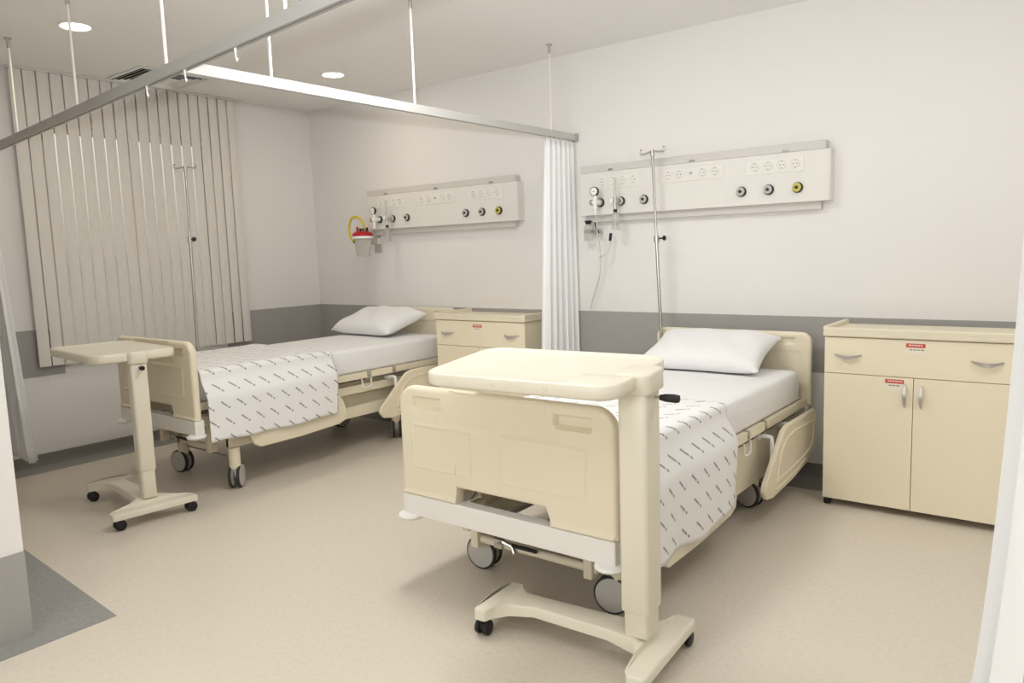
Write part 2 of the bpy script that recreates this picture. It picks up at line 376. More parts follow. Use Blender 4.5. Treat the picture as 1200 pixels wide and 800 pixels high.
# ------------------------------------------------------------------ curtain track
def main_y(x): return -2.668 - (x - .319) * .0873
TZ0, TZ1 = 2.15, 2.195
trk = thing('curtain_track', (2.945, -2.89, TZ0), 'suspended aluminium curtain track with thin ceiling rods, running across both bays', 'curtain track')
def T(x, y, z): return (x - 2.945, y + 2.89, z - TZ0)
def rail_main(bm):
    a = Vector((0.003, main_y(0.003), 0)); b = Vector((XR - .003, main_y(XR - .003), 0)); d = (b - a).normalized(); n = Vector((-d.y, d.x, 0))
    for w0, w1, z0, z1 in ((-.016, .016, TZ1 - .006, TZ1), (-.016, -.012, TZ0 + .004, TZ1 - .006), (.012, .016, TZ0 + .004, TZ1 - .006), (-.016, -.004, TZ0, TZ0 + .004), (.004, .016, TZ0, TZ0 + .004)):
        q = [bm.verts.new(T(*(p + n * w + Vector((0, 0, z))))) for z in (z0, z1) for p, w in ((a, w0), (b, w0), (b, w1), (a, w1))]
        for f in ((0, 1, 2, 3), (4, 7, 6, 5), (0, 4, 5, 1), (1, 5, 6, 2), (2, 6, 7, 3), (3, 7, 4, 0)): bm.faces.new([q[i] for i in f])
part('main_rail', M_alu, trk, rail_main, smooth=False)
def rail_sec(bm):
    y0 = main_y(2.945) + .017
    for w0, w1, z0, z1 in ((-.016, .016, TZ1 - .006, TZ1), (-.016, -.012, TZ0 + .004, TZ1 - .006), (.012, .016, TZ0 + .004, TZ1 - .006), (-.016, -.004, TZ0, TZ0 + .004), (.004, .016, TZ0, TZ0 + .004)):
        a = T(2.945 + w0, y0, z0); b = T(2.945 + w1, -.003, z1); box(bm, a[0], b[0], a[1], b[1], a[2], b[2])
part('branch_rail', M_alumid, trk, rail_sec, smooth=False)
part('wall_bracket', M_alu, trk, lambda bm: (box(bm, *[v for p in zip(T(2.92, -.03, TZ0 - .004), T(2.97, -.0005, TZ1 + .004)) for v in p])), .003)
for x, y in [(x, main_y(x)) for x in (.73, 1.77, 2.83, 3.745, 4.8, 5.9)] + [(2.945, -2.47), (2.945, -1.58), (2.945, -.3)]:
    r = part('hanger_rod', M_rod, trk, lambda bm: cyl(bm, T(x, y, TZ1), T(x, y, CEIL - .001), .0065, 12))
    part('rod_sleeve', M_satin, r, lambda bm: (cyl(bm, T(x, y, CEIL - .06), T(x, y, CEIL - .0008), .010, 12), cyl(bm, T(x, y, CEIL - .008), T(x, y, CEIL - .0006), .02, 16)))
for x in (2.62, 2.99, 3.40):
    y = main_y(x)
    part('glider', M_white, trk, lambda bm: (cyl(bm, T(x, y, TZ0 - .012), T(x, y, TZ0 + .006), .005, 8), tube(bm, [T(x, y, TZ0 - .012), T(x, y, TZ0 - .03), T(x + .006, y, TZ0 - .045), T(x + .012, y, TZ0 - .036)], .0028, 6)))

# ------------------------------------------------------------------ curtains
def curtain(name, path, zt, zb, folds, amp, label, group, spread=None, nz=26, per=14):
    """path(s,t)->(x,y) centre line for s in 0..1, t = 0 at top .. 1 at bottom"""
    n = folds * per; bm = B(); rows = []
    ph = [random.uniform(-.5, .5) for _ in range(folds + 2)]; am = [random.uniform(.65, 1.25) for _ in range(folds + 2)]
    x0, y0 = path(.5, 0)
    for j in range(nz + 1):
        t = j / nz; z = zt + (zb - zt) * t; row = []
        for i in range(n + 1):
            s = i / n; a = Vector(path(max(s - .01, 0), t)); b = Vector(path(min(s + .01, 1), t)); d = (b - a).normalized(); nn = Vector((-d.y, d.x))
            k = s * folds; i0 = int(min(k, folds - 1)); f = k - i0
            A = amp * (am[i0] * (1 - f) + am[i0 + 1] * f) * (.55 + .45 * t)
            q = math.sin(2 * PI * k + (ph[i0] * (1 - f) + ph[i0 + 1] * f) * (.6 + t) + .5 * math.sin(3 * t))
            p = Vector(path(s, t)) + nn * (A * q) + d * (.25 * A * math.sin(4 * PI * k))
            row.append(bm.verts.new((p.x - x0, p.y - y0, z - zb)))
        rows.append(row)
    for A_, B_ in zip(rows, rows[1:]):
        for i in range(n): bm.faces.new((A_[i], A_[i + 1], B_[i + 1], B_[i]))
    t = thing(name, (x0, y0, zb), label, 'curtain', group)
    o = obj('cloth', bm, M_curt, t); so = o.modifiers.new('thick', 'SOLIDIFY'); so.thickness = .002
    for k in range(folds):
        s = (k + .5) / folds; p = path(s, 0)
        part('curtain_hook', M_white, t, lambda bm: cyl(bm, (p[0] - x0, p[1] - y0, zt - zb - .01), (p[0] - x0, p[1] - y0, TZ0 - zb - .0008), .004, 8))
    return t
curtain('privacy_curtain', lambda s, t: (2.945 + .0 * t, -.385 - .10 * t + s * (.345 + .125 * t)), 2.135, .30, 6, .026,
        'white privacy curtain bunched against the head wall between the two bays', 'white privacy curtains')
curtain('privacy_curtain', lambda s, t: (5.802 - .14 * t * t - .008 * math.sin(6 * t) + s * (.78 + .12 * t), main_y(5.80 + s * .78)), 2.135, .12, 9, .045,
        'white privacy curtain in the right foreground hiding the cabinet edge', 'white privacy curtains')
cl = curtain('privacy_curtain', lambda s, t: (.07 + s * .42, -2.795 - s * .03 + .10 * t), 2.135, .14, 6, .03,
        'greyish shaded privacy curtain gathered at the window wall beyond the left wall corner', 'white privacy curtains')
part('wall_rod', M_alu, cl, lambda bm: cyl(bm, (-.279, .012, TZ0 - .14 + .006), (.26, -.022, TZ0 - .14 + .006), .008, 12))

# ------------------------------------------------------------------ heightfield board (foot / head board)
def sst(a, b, x):
    t = min(1, max(0, (x - a) / (b - a))); return t * t * (3 - 2 * t)
def board(bm, xs, zmin, zmax, yf, th, depth, r=.016, nz=60):
    """front face at y=yf (towards -Y), back at yf+th; depth(x,z) >0 pushes in"""
    def tt(k):
        v = k / nz; return v
    x0, x1 = xs[0], xs[-1]
    ts = [0, .004, .010, .018, .028, .04] + [.04 + (.92) * k / nz for k in range(1, nz)] + [.96, .972, .982, .990, .996, 1]
    F = []; Bk = []
    for x in xs:
        a, b = zmin(x), zmax(x); cf = []; cb = []
        for t in ts:
            z = a + (b - a) * t
            e = min(x - x0, x1 - x, b - z, z - a + .006)
            # rounded corner distance at top
            e = max(e, 0.0)
            inset = r - math.sqrt(max(0, r * r - (r - e) ** 2)) if e < r else 0
            y = yf + inset * .95 + (depth(x, z) if e > .008 else 0)
            cf.append(bm.verts.new((x, y, z))); cb.append(bm.verts.new((x, yf + th - inset * .95, z)))
        F.append(cf); Bk.append(cb)
    n, m = len(xs), len(ts)
    for i in range(n - 1):
        for j in range(m - 1):
            bm.faces.new((F[i][j], F[i + 1][j], F[i + 1][j + 1], F[i][j + 1])); bm.faces.new((Bk[i + 1][j], Bk[i][j], Bk[i][j + 1], Bk[i + 1][j + 1]))
        bm.faces.new((F[i][0], Bk[i][0], Bk[i + 1][0], F[i + 1][0])); bm.faces.new((F[i][-1], F[i + 1][-1], Bk[i + 1][-1], Bk[i][-1]))
    for i in (0, n - 1):
        for j in range(m - 1): bm.faces.new((F[i][j], F[i][j + 1], Bk[i][j + 1], Bk[i][j]))
def samples(x0, x1, n, extra):
    s = {round(x0 + (x1 - x0) * k / n, 5) for k in range(n + 1)}
    for e in extra: s.add(round(e, 5))
    for d in (.001, .003, .006, .010, .015, .022, .03, .04, .05, .062, .075, .085): s.add(round(x0 + d, 5)); s.add(round(x1 - d, 5))
    return sorted(s)
def groove(x, z, xa, xb, za, zb, w=.006, d=.004):
    """raised thin rib along a rectangle"""
    dx = max(xa - x, x - xb); dz = max(za - z, z - zb); e = max(dx, dz) if (dx <= 0 and dz <= 0) else math.hypot(max(dx, 0), max(dz, 0))
    return -d * max(0, 1 - (e / w) ** 2)
def recess(x, z, xa, xb, za, zb, d, w=.010):
    return d * sst(xa, xa + w, x) * (1 - sst(xb - w, xb, x)) * sst(za, za + w, z) * (1 - sst(zb - w, zb, z))

# ------------------------------------------------------------------ hospital bed
def caster(name, p, par, r=.076, yaw=0, up=.12, twin=True):
    """bed castor: p = floor point; stem to z=up"""
    ax = Vector((math.cos(yaw), math.sin(yaw), 0)); tr = Vector((-ax.y, ax.x, 0)) * .018
    c = part(name, M_beam, par, lambda bm: (cyl(bm, (p[0], p[1], r * 1.75), (p[0], p[1], up), .03, 20), cyl(bm, (p[0] + tr.x, p[1] + tr.y, r * .9), (p[0], p[1], r * 1.8), .012, 14, .027)), .003)
    for s in (-.025, .025):
        q = (p[0] + tr.x + ax.x * s, p[1] + tr.y + ax.y * s, r)
        part('wheel', M_tire, c, lambda bm: lathe(bm, [(r * .88, -.0095), (r * .97, -.0085), (r, -.005), (r, .005), (r * .97, .0085), (r * .88, .0095)], q, ax, 36))
        part('hub_cap', M_hub, c, lambda bm: lathe(bm, [(0, -.0125), (r * .3, -.0125), (r * .8, -.0115), (r * .885, -.010), (r * .885, .010), (r * .8, .0115), (r * .3, .0125), (0, .0125)], q, ax, 36))
    return c
def bed(cx, yo, dz, label, wheels, cover, fsc):
    YC = -1.26
    t = thing('hospital_bed', (cx, YC + yo, 0), label, 'bed', 'hospital beds')
    O = (0, -YC, 0)
    def P(name, m, fn, bevel=0, parent=None, z=None, **k):
        return part(name, m, parent or t, fn, bevel, loc=None if parent else (0, -YC, dz if z is None else z), **k)
    HW = .517
    def fzmax(x):
        r = .085; e = HW - abs(x); c = .868 - .010 * sst(.0, 1, (x / HW) ** 2) if False else .866
        if e < r: c -= r - math.sqrt(max(0, r * r - (r - e) ** 2))
        return c
    def fzmin(x):
        if -.207 <= x <= .222: return .474
        if .222 < x < .248: return .474 - (x - .222) / .026 * .068
        if -.212 < x < -.207: return .474 - (-.207 - x) / .005 * .068
        return .406
    def fdep(x, z):
        d = recess(x, z, -.435, -.275, .772, .826, .024) + recess(x, z, .265, .425, .772, .826, .024)
        # shallow centre field, wider at the bottom
        hw = .235 + .05 * sst(.83, .73, z) if z < .83 else .235
        d += .006 * (1 - sst(hw - .012, hw + .012, abs(x))) * sst(.715, .73, z)
        d += groove(x, z, -.44, -.12, .530, .708) + groove(x, z, .025, .40, .534, .712)
        d += groove(x, z, -.10, .12, .742, .782, .005, .002)
        d -= .010 * (1 - sst(.412, .424, z)) if z < .43 else 0
        return d
    xs = samples(-HW, HW, 150, (-.212, -.2075, -.207, .222, .2225, .248, .2485))
    fbd = P('footboard', M_cream, lambda bm: board(bm, xs, fzmin, fzmax, -2.42, .044, fdep, r=.021), angle=50)
    be = P('foot_beam', M_beam, lambda bm: box(bm, -.512, .512, -2.425, -2.365, .315, .4055), .006)
    bmps = []
    for s in (-1, 1):
        bmps.append(P('corner_bumper', M_white, lambda bm: lathe(bm, [(0, .292), (.03, .293), (.05, .299), (.058, .308), (.056, .316), (.045, .321), (0, .321)], (s * .482, -2.405, 0), 'Z', 28)))
    for q in [fbd, be] + bmps: q.scale.x = fsc; q.location.x = HW * (1 - fsc)
    HH = .487
    def hzmax(x):
        r = .06; e = HH - abs(x); c = .882
        if e < r: c -= r - math.sqrt(max(0, r * r - (r - e) ** 2))
        return c
    P('headboard', M_cream, lambda bm: board(bm, samples(-HH, HH, 90, ()), lambda x: .462, hzmax, -.145, .04,
                                             lambda x, z: recess(x, z, -.40, -.25, .81, .85, .014) + recess(x, z, .25, .40, .81, .85, .014) + .004 * (1 - sst(.42, .44, abs(x))) * sst(.5, .52, z) * (1 - sst(.76, .78, z))), angle=50)
    P('head_beam', M_beam, lambda bm: box(bm, -.47, .47, -.17, -.105, .37, .461), .006)
    # deck rails, split at the back-rest and thigh joints
    for s in (-1, 1):
        for y0, y1 in ((-2.362, -1.56), (-1.53, -1.075), (-1.035, -.83), (-.79, -.146)):
            P('deck_rail', M_cream, lambda bm: box(bm, s * .452 - .014, s * .452 + .014, y0, y1, .452, .498), .004)
        for y in (-1.545, -1.055, -.81):
            P('joint_plate', M_steel, lambda bm: (box(bm, s * .452 - .010, s * .452 + .010, y - .03, y + .03, .447, .492), cyl(bm, (s * .452 - s * .004, y, .47), (s * .452 + s * .017, y, .47), .009, 12)), .002)
        P('mattress_stop', M_white, lambda bm: tube(bm, [(s * .468, -1.13, .452), (s * .472, -1.128, .40), (s * .472, -1.115, .388), (s * .472, -1.06, .388), (s * .472, -1.047, .40), (s * .468, -1.045, .452)], .005, 8))
        P('side_rail', M_cream, lambda bm: box(bm, s * .40 - .018, s * .40 + .018, -2.36, -.17, .345, .405), .004)
        P('chassis_beam', M_cream, lambda bm: box(bm, s * .40 - .02, s * .40 + .02, -2.17, -.52, .175, .255), .005)
        P('side_cover', M_cream, lambda bm: box(bm, s * cover - .003, s * cover + .003, -1.75, -.42, .185, .415), .002)
    P('mattress_deck', M_beam, lambda bm: box(bm, -.43, .43, -2.355, -.15, .49, .5), .002)
    for k in range(9):
        y = -2.25 + k * .24; P('deck_slat', M_beam, lambda bm: box(bm, -.437, .437, y - .03, y + .03, .452, .489), .003)
    # cross members and lift gear
    P('cross_bar', M_cream, lambda bm: cyl(bm, (-.30, -2.19, .172), (.30, -2.19, .172), .017, 20))
    P('cross_bar', M_cream, lambda bm: cyl(bm, (-.44, -.60, .215), (.44, -.60, .215), .022, 20))
    for s in (-.30, .27): P('lift_bracket', M_cream, lambda bm: box(bm, s - .02, s + .02, -2.225, -2.165, .138, .345), .006)
    P('actuator', M_cream, lambda bm: (cyl(bm, (.1, -2.06, .27), (.1, -1.55, .33), .028, 18), box(bm, .05, .15, -1.62, -1.42, .26, .39)), .005)
    P('actuator', M_cream, lambda bm: (cyl(bm, (-.1, -1.1, .27), (-.1, -.7, .33), .028, 18), box(bm, -.15, -.05, -1.2, -1.02, .26, .39)), .005)
    P('pedal_linkage', M_steel, lambda bm: (tube(bm, [(-.17, -2.215, .185), (-.14, -2.225, .20), (-.10, -2.215, .185), (-.085, -2.22, .16)], .010, 8), box(bm, -.19, -.15, -2.225, -2.195, .165, .205)), 0)
    P('pedal_bar', M_black, lambda bm: cyl(bm, (-.09, -2.225, .195), (.03, -2.225, .195), .008, 10))
    P('control_box', M_hub, lambda bm: box(bm, -.16, .02, -2.02, -1.86, .385, .448), .01)
    P('crank_rod', M_steel, lambda bm: (cyl(bm, (-.05, -2.30, .36), (-.05, -1.6, .36), .012, 12), cyl(bm, (.14, -2.30, .36), (.14, -1.6, .36), .012, 12)))
    # side guards, lowered
    for s in (-1, 1):
        xi, xo = .512, .540
        def guard(bm, pts, xa, xb): prism(bm, pts, lambda a, b: (s * xa, a, b), lambda a, b: (s * xb, a, b))
        hp = [(-.205, .445), (-.215, .30), (-.255, .235), (-.36, .185), (-.60, .152), (-.92, .135), (-1.00, .148), (-1.035, .19), (-1.025, .225), (-.76, .445), (-.70, .462), (-.24, .462)]
        g = P('head_side_guard', M_cream, lambda bm: guard(bm, hp, xi, xo), .009, seg=3)
        def emb(bm):
            loop = [(-.265, .40), (-.27, .30), (-.37, .245), (-.80, .212), (-.86, .225), (-.72, .40)]
            tube(bm, spline([(s * xo, a, b) for a, b in loop] + [(s * xo, -.265, .40)], 3), .0065, 8)
            tube(bm, spline([(s * xo, a, b) for a, b in ((-.40, .215), (-.60, .185), (-.88, .168))], 4), .005, 8)
        part('embossed_rib', M_cream, g, emb)
        fp = [(-2.085, .305), (-2.075, .25), (-2.045, .185), (-2.0, .158), (-1.70, .160), (-1.38, .178), (-1.32, .20), (-1.305, .25), (-1.33, .33), (-1.40, .43), (-2.03, .43)]
        if s < 0: fp = [(a + .12, b) for a, b in fp]
        g2 = P('foot_side_guard', M_cream, lambda bm: guard(bm, fp, .482, .506), .009, seg=3)
        for y in (-.52, -.84, -1.45, -1.80):
            q = .0 if y > -1 else -.027
            P('guard_arm', M_white, lambda bm: (tube(bm, spline([(s * .42, y, .42), (s * (.49 + q), y, .425), (s * (.503 + q), y, .405), (s * (.504 + q), y, .30)], 4), .0085 if q else .011, 8), cyl(bm, (s * .40, y, .42), (s * .445, y, .42), .017, 14)))
    # undercarriage: legs and castors
    for i, (x, y, yw) in enumerate(wheels):
        c = caster('castor', (x, y), t, yaw=math.radians(yw), up=.175 + dz); c.location = (0, -YC, 0)
        part('leg_socket', M_cream, c, lambda bm: (cyl(bm, (x, y, .125), (x, y, .178 + dz), .035, 20), box(bm, min(x, math.copysign(.42, x)) - .03, max(x, math.copysign(.42, x)) + .0, y - .03, y + .03, .178 + dz, .25 + dz)), .004)
    part('brake_bar', M_steel, t, lambda bm: cyl(bm, (wheels[0][0] + .02, wheels[0][1] + .02, .175), (wheels[1][0] - .02, wheels[1][1] + .03, .175), .007, 12), loc=O)
    part('pole_socket', M_steel, t, lambda bm: (lathe(bm, [(.0125, .40 + dz), (.0175, .40 + dz), (.0175, .54 + dz), (.0125, .54 + dz)], (-.415, -.182, 0), 'Z', 18, closed=True), box(bm, -.425, -.405, -.165, -.146, .42 + dz, .46 + dz)), loc=O)
    return t
BR, BLX, LZ, LY = 4.112, 1.295, .08, .085
W4 = [(-.33, -2.10, 95), (.36, -2.14, 100), (-.33, -.70, 40), (.36, -.72, 75)]
bedR = bed(BR, 0, 0, 'cream hospital bed in front, its footboard beside the nearer overbed table', W4, .424, 1.0)
bedL = bed(BLX, LY, LZ, 'cream hospital bed at the back by the window blind, raised a little higher', [(-.22, -2.12, 100), (.425, -2.14, 42), (-.33, -.72, 0), (.36, -.72, 50)], .33, .89)

def mattress(cx, yo, z0, label):
    t = thing('mattress', (cx, -1.275 + yo, z0), label, 'mattress', 'white sheeted mattresses')
    def f(bm):
        L = lambda i, z: [(x, y, z) for x, y in rrect(-.448 + i, .448 - i, -1.07 + i, 1.07 - i, .05, 8)]
        loft(bm, [L(.012, .0), L(.003, .006), L(0, .02), L(-.004, .08), L(.0, .14), L(.006, .158), L(.018, .168), L(.04, .172), L(.2, .174)])
    part('fitted_sheet', M_sheet, t, f, angle=80)
    return t
mattress(BR, 0, .5005, 'mattress in a white sheet on the near bed'); mattress(BLX, LY, .5005 + LZ, 'mattress in a white sheet on the far bed by the window')

def blanket(cx, yo, zt, y0, y1, zr, zl, label, wob):
    """draped over foot end. zt: top height, zr/zl: hem height right/left"""
    t = thing('printed_sheet', (cx, (y0 + y1) / 2 + yo, zt), label, 'bed sheet', 'printed white top sheets')
    bm = B(); uvl = bm.loops.layers.uv.new('cloth'); yc = (y0 + y1) / 2
    hw, r = .463, .028; prof = []
    # left hem -> top -> right hem: (x, z, s)
    R_ = []
    nd = 22
    for k in range(nd + 1): R_.append(('l', 1 - k / nd))
    for k in range(5): R_.append(('lc', (k + .5) / 5))
    for k in range(31): R_.append(('t', k / 30))
    for k in range(5): R_.append(('rc', (k + .5) / 5))
    for k in range(nd + 1): R_.append(('r', k / nd))
    ny = 64; rows = []; top_len = 2 * (hw - r); arc = PI / 2 * r
    for i in range(ny + 1):
        u = i / ny; y = y0 + (y1 - y0) * u; row = []
        flare = lambda d: -.045 * u * d * wob           # hem corner drifts towards the head
        for kd, v in R_:
            if kd in 'lr':
                sg = 1 if kd == 'r' else -1; hem = (zr if sg > 0 else zl)
                hem += .012 * math.sin(7 * u + 1) * wob + .008 * math.sin(17 * u) * wob
                dmax = zt - r - hem; d = v * dmax
                off = (.012 * math.sin(9.5 * u + .6) + .007 * math.sin(21 * u + 2)) * v * wob + .066 * sst(0, .15, d)
                x = sg * (hw + off); z = zt - r - d; s = sg * (top_len / 2 + arc + d); yy = y + flare(v)
            elif kd in ('lc', 'rc'):
                sg = 1 if kd == 'rc' else -1; a = (v if sg > 0 else 1 - v) * PI / 2
                x = sg * (hw - r + r * math.sin(a)); z = zt - r + r * math.cos(a); s = sg * (top_len / 2 + r * a); yy = y
            else:
                x = -(hw - r) + top_len * v; z = zt + .0025 * math.sin(13 * x + 9 * y) + .002 * math.sin(29 * y - 11 * x); s = x; yy = y
            row.append((bm.verts.new((x, yy - yc, z - zt)), (y, s)))
        rows.append(row)
    for A, Bq in zip(rows, rows[1:]):
        for k in range(len(A) - 1):
            q = (A[k], A[k + 1], Bq[k + 1], Bq[k]); f = bm.faces.new([e[0] for e in q])
            for lp, e in zip(f.loops, q): lp[uvl].uv = e[1]
    o = obj('cloth', bm, M_print, t, angle=80); so = o.modifiers.new('thick', 'SOLIDIFY'); so.thickness = .003; so.offset = 1
    return t
blanket(BR, 0, .684, -2.37, -1.335, .222, .25, 'printed white sheet draped over the side of the near bed', 1.0)
blanket(BLX, LY, .684 + LZ, -2.345, -1.38, .338, .36, 'printed white sheet draped over the side of the far bed', .5)

def pillow(loc, rot, label, a=.35, b=.225, h=.085):
    t = thing('pillow', loc, label, 'pillow', 'white bed pillows'); t.rotation_euler = rot
    bm = B(); n = 36; m = 26; T_ = []; Bo = []
    for i in range(n + 1):
        u = -1 + 2 * i / n; u = math.copysign(abs(u) ** .8, u); rt = []; rb = []
        for j in range(m + 1):
            v = -1 + 2 * j / m; v = math.copysign(abs(v) ** .8, v)
            x = a * u * (1 - .055 * (1 - v * v) ** 1.5); y = b * v * (1 - .07 * (1 - u * u) ** 1.5)
            k = max(0, (1 - u ** 4)) ** .55 * max(0, (1 - v ** 4)) ** .55
            w = .006 * math.sin(9 * u + 4 * v) * k
            rt.append(bm.verts.new((x, y, h * k + w)))
            rb.append(rt[-1] if i in (0, n) or j in (0, m) else bm.verts.new((x, y, -h * .62 * k)))
        T_.append(rt); Bo.append(rb)
    for i in range(n):
        for j in range(m):
            bm.faces.new((T_[i][j], T_[i + 1][j], T_[i + 1][j + 1], T_[i][j + 1]))
            q = (Bo[i][j], Bo[i][j + 1], Bo[i + 1][j + 1], Bo[i + 1][j])
            if any(v1 not in (T_[i][j], T_[i + 1][j], T_[i + 1][j + 1], T_[i][j + 1]) for v1 in q): bm.faces.new(q)
    bmesh.ops.remove_doubles(bm, verts=bm.verts, dist=1e-6)
    part_ = obj('pillowcase', bm, M_pillow, t, angle=80)
    def piping(bm):
        pts = [v for v in rrect(-a * .99, a * .99, -b * .99, b * .99, .004, 2)]
    return t
pillow((4.075, -.372, .775), (math.radians(19), 0, math.radians(1)), 'plump white pillow leaning on the headboard of the near bed', a=.365, h=.088)
pillow((1.175, -.33, .775 + LZ), (math.radians(16), 0, math.radians(-3)), 'plump white pillow at the head of the far bed', a=.365, h=.1)

# ------------------------------------------------------------------ iv poles
def iv_pole(base, top, joint, label, hook_rz):
    base, top = Vector(base), Vector(top); d = (top - base).normalized(); L_ = (top - base).length
    t = thing('iv_pole', base, label, 'iv pole', 'steel drip poles'); t.rotation_euler = Vector((0, 0, 1)).rotation_difference(d).to_euler()
    part('lower_tube', M_steel, t, lambda bm: cyl(bm, (0, 0, 0), (0, 0, joint), .0105, 16))
    part('upper_rod', M_steel, t, lambda bm: cyl(bm, (0, 0, joint), (0, 0, L_), .008, 16))
    c = part('clamp_collar', M_satin, t, lambda bm: cyl(bm, (0, 0, joint - .025), (0, 0, joint + .02), .019, 18), .002)
    part('clamp_knob', M_black, c, lambda bm: (cyl(bm, (.012, 0, joint), (.045, 0, joint), .005, 10), lathe(bm, [(0, 0), (.010, .0), (.016, .004), (.016, .014), (.010, .018), (0, .018)], (.045, 0, joint), 'X', 8)))
    part('hook_head', M_satin, t, lambda bm: (cyl(bm, (0, 0, L_ - .03), (0, 0, L_ + .012), .014, 16), ), .002)
    for s in (-1, 1):
        c_, s_ = math.cos(hook_rz), math.sin(hook_rz)
        pts = [(0, .004), (.03, .0), (.06, -.005), (.078, -.003), (.087, .008), (.084, .021), (.073, .023)]
        part('hook', M_satin, t, lambda bm: tube(bm, spline([(s * u * c_, s * u * s_, L_ + v) for u, v in pts], 4), .0055, 8))
    return t
iv_pole((BR - .415, -.182, .40), (3.628, -.182, 1.99), 1.05, 'chrome drip pole leaning over the head of the near bed', 0)
ivl = iv_pole((.735, -1.69, .47), (.735, -1.668, 2.065), 1.09, 'chrome drip pole standing before the window blind beside the far bed', math.radians(30))
part('mount_clamp', M_satin, ivl, lambda bm: (cyl(bm, (0, 0, .02), (0, 0, .10), .017, 16), box(bm, .010, BLX - .735 - .470, -.012, .012, .065, .095)), .002)

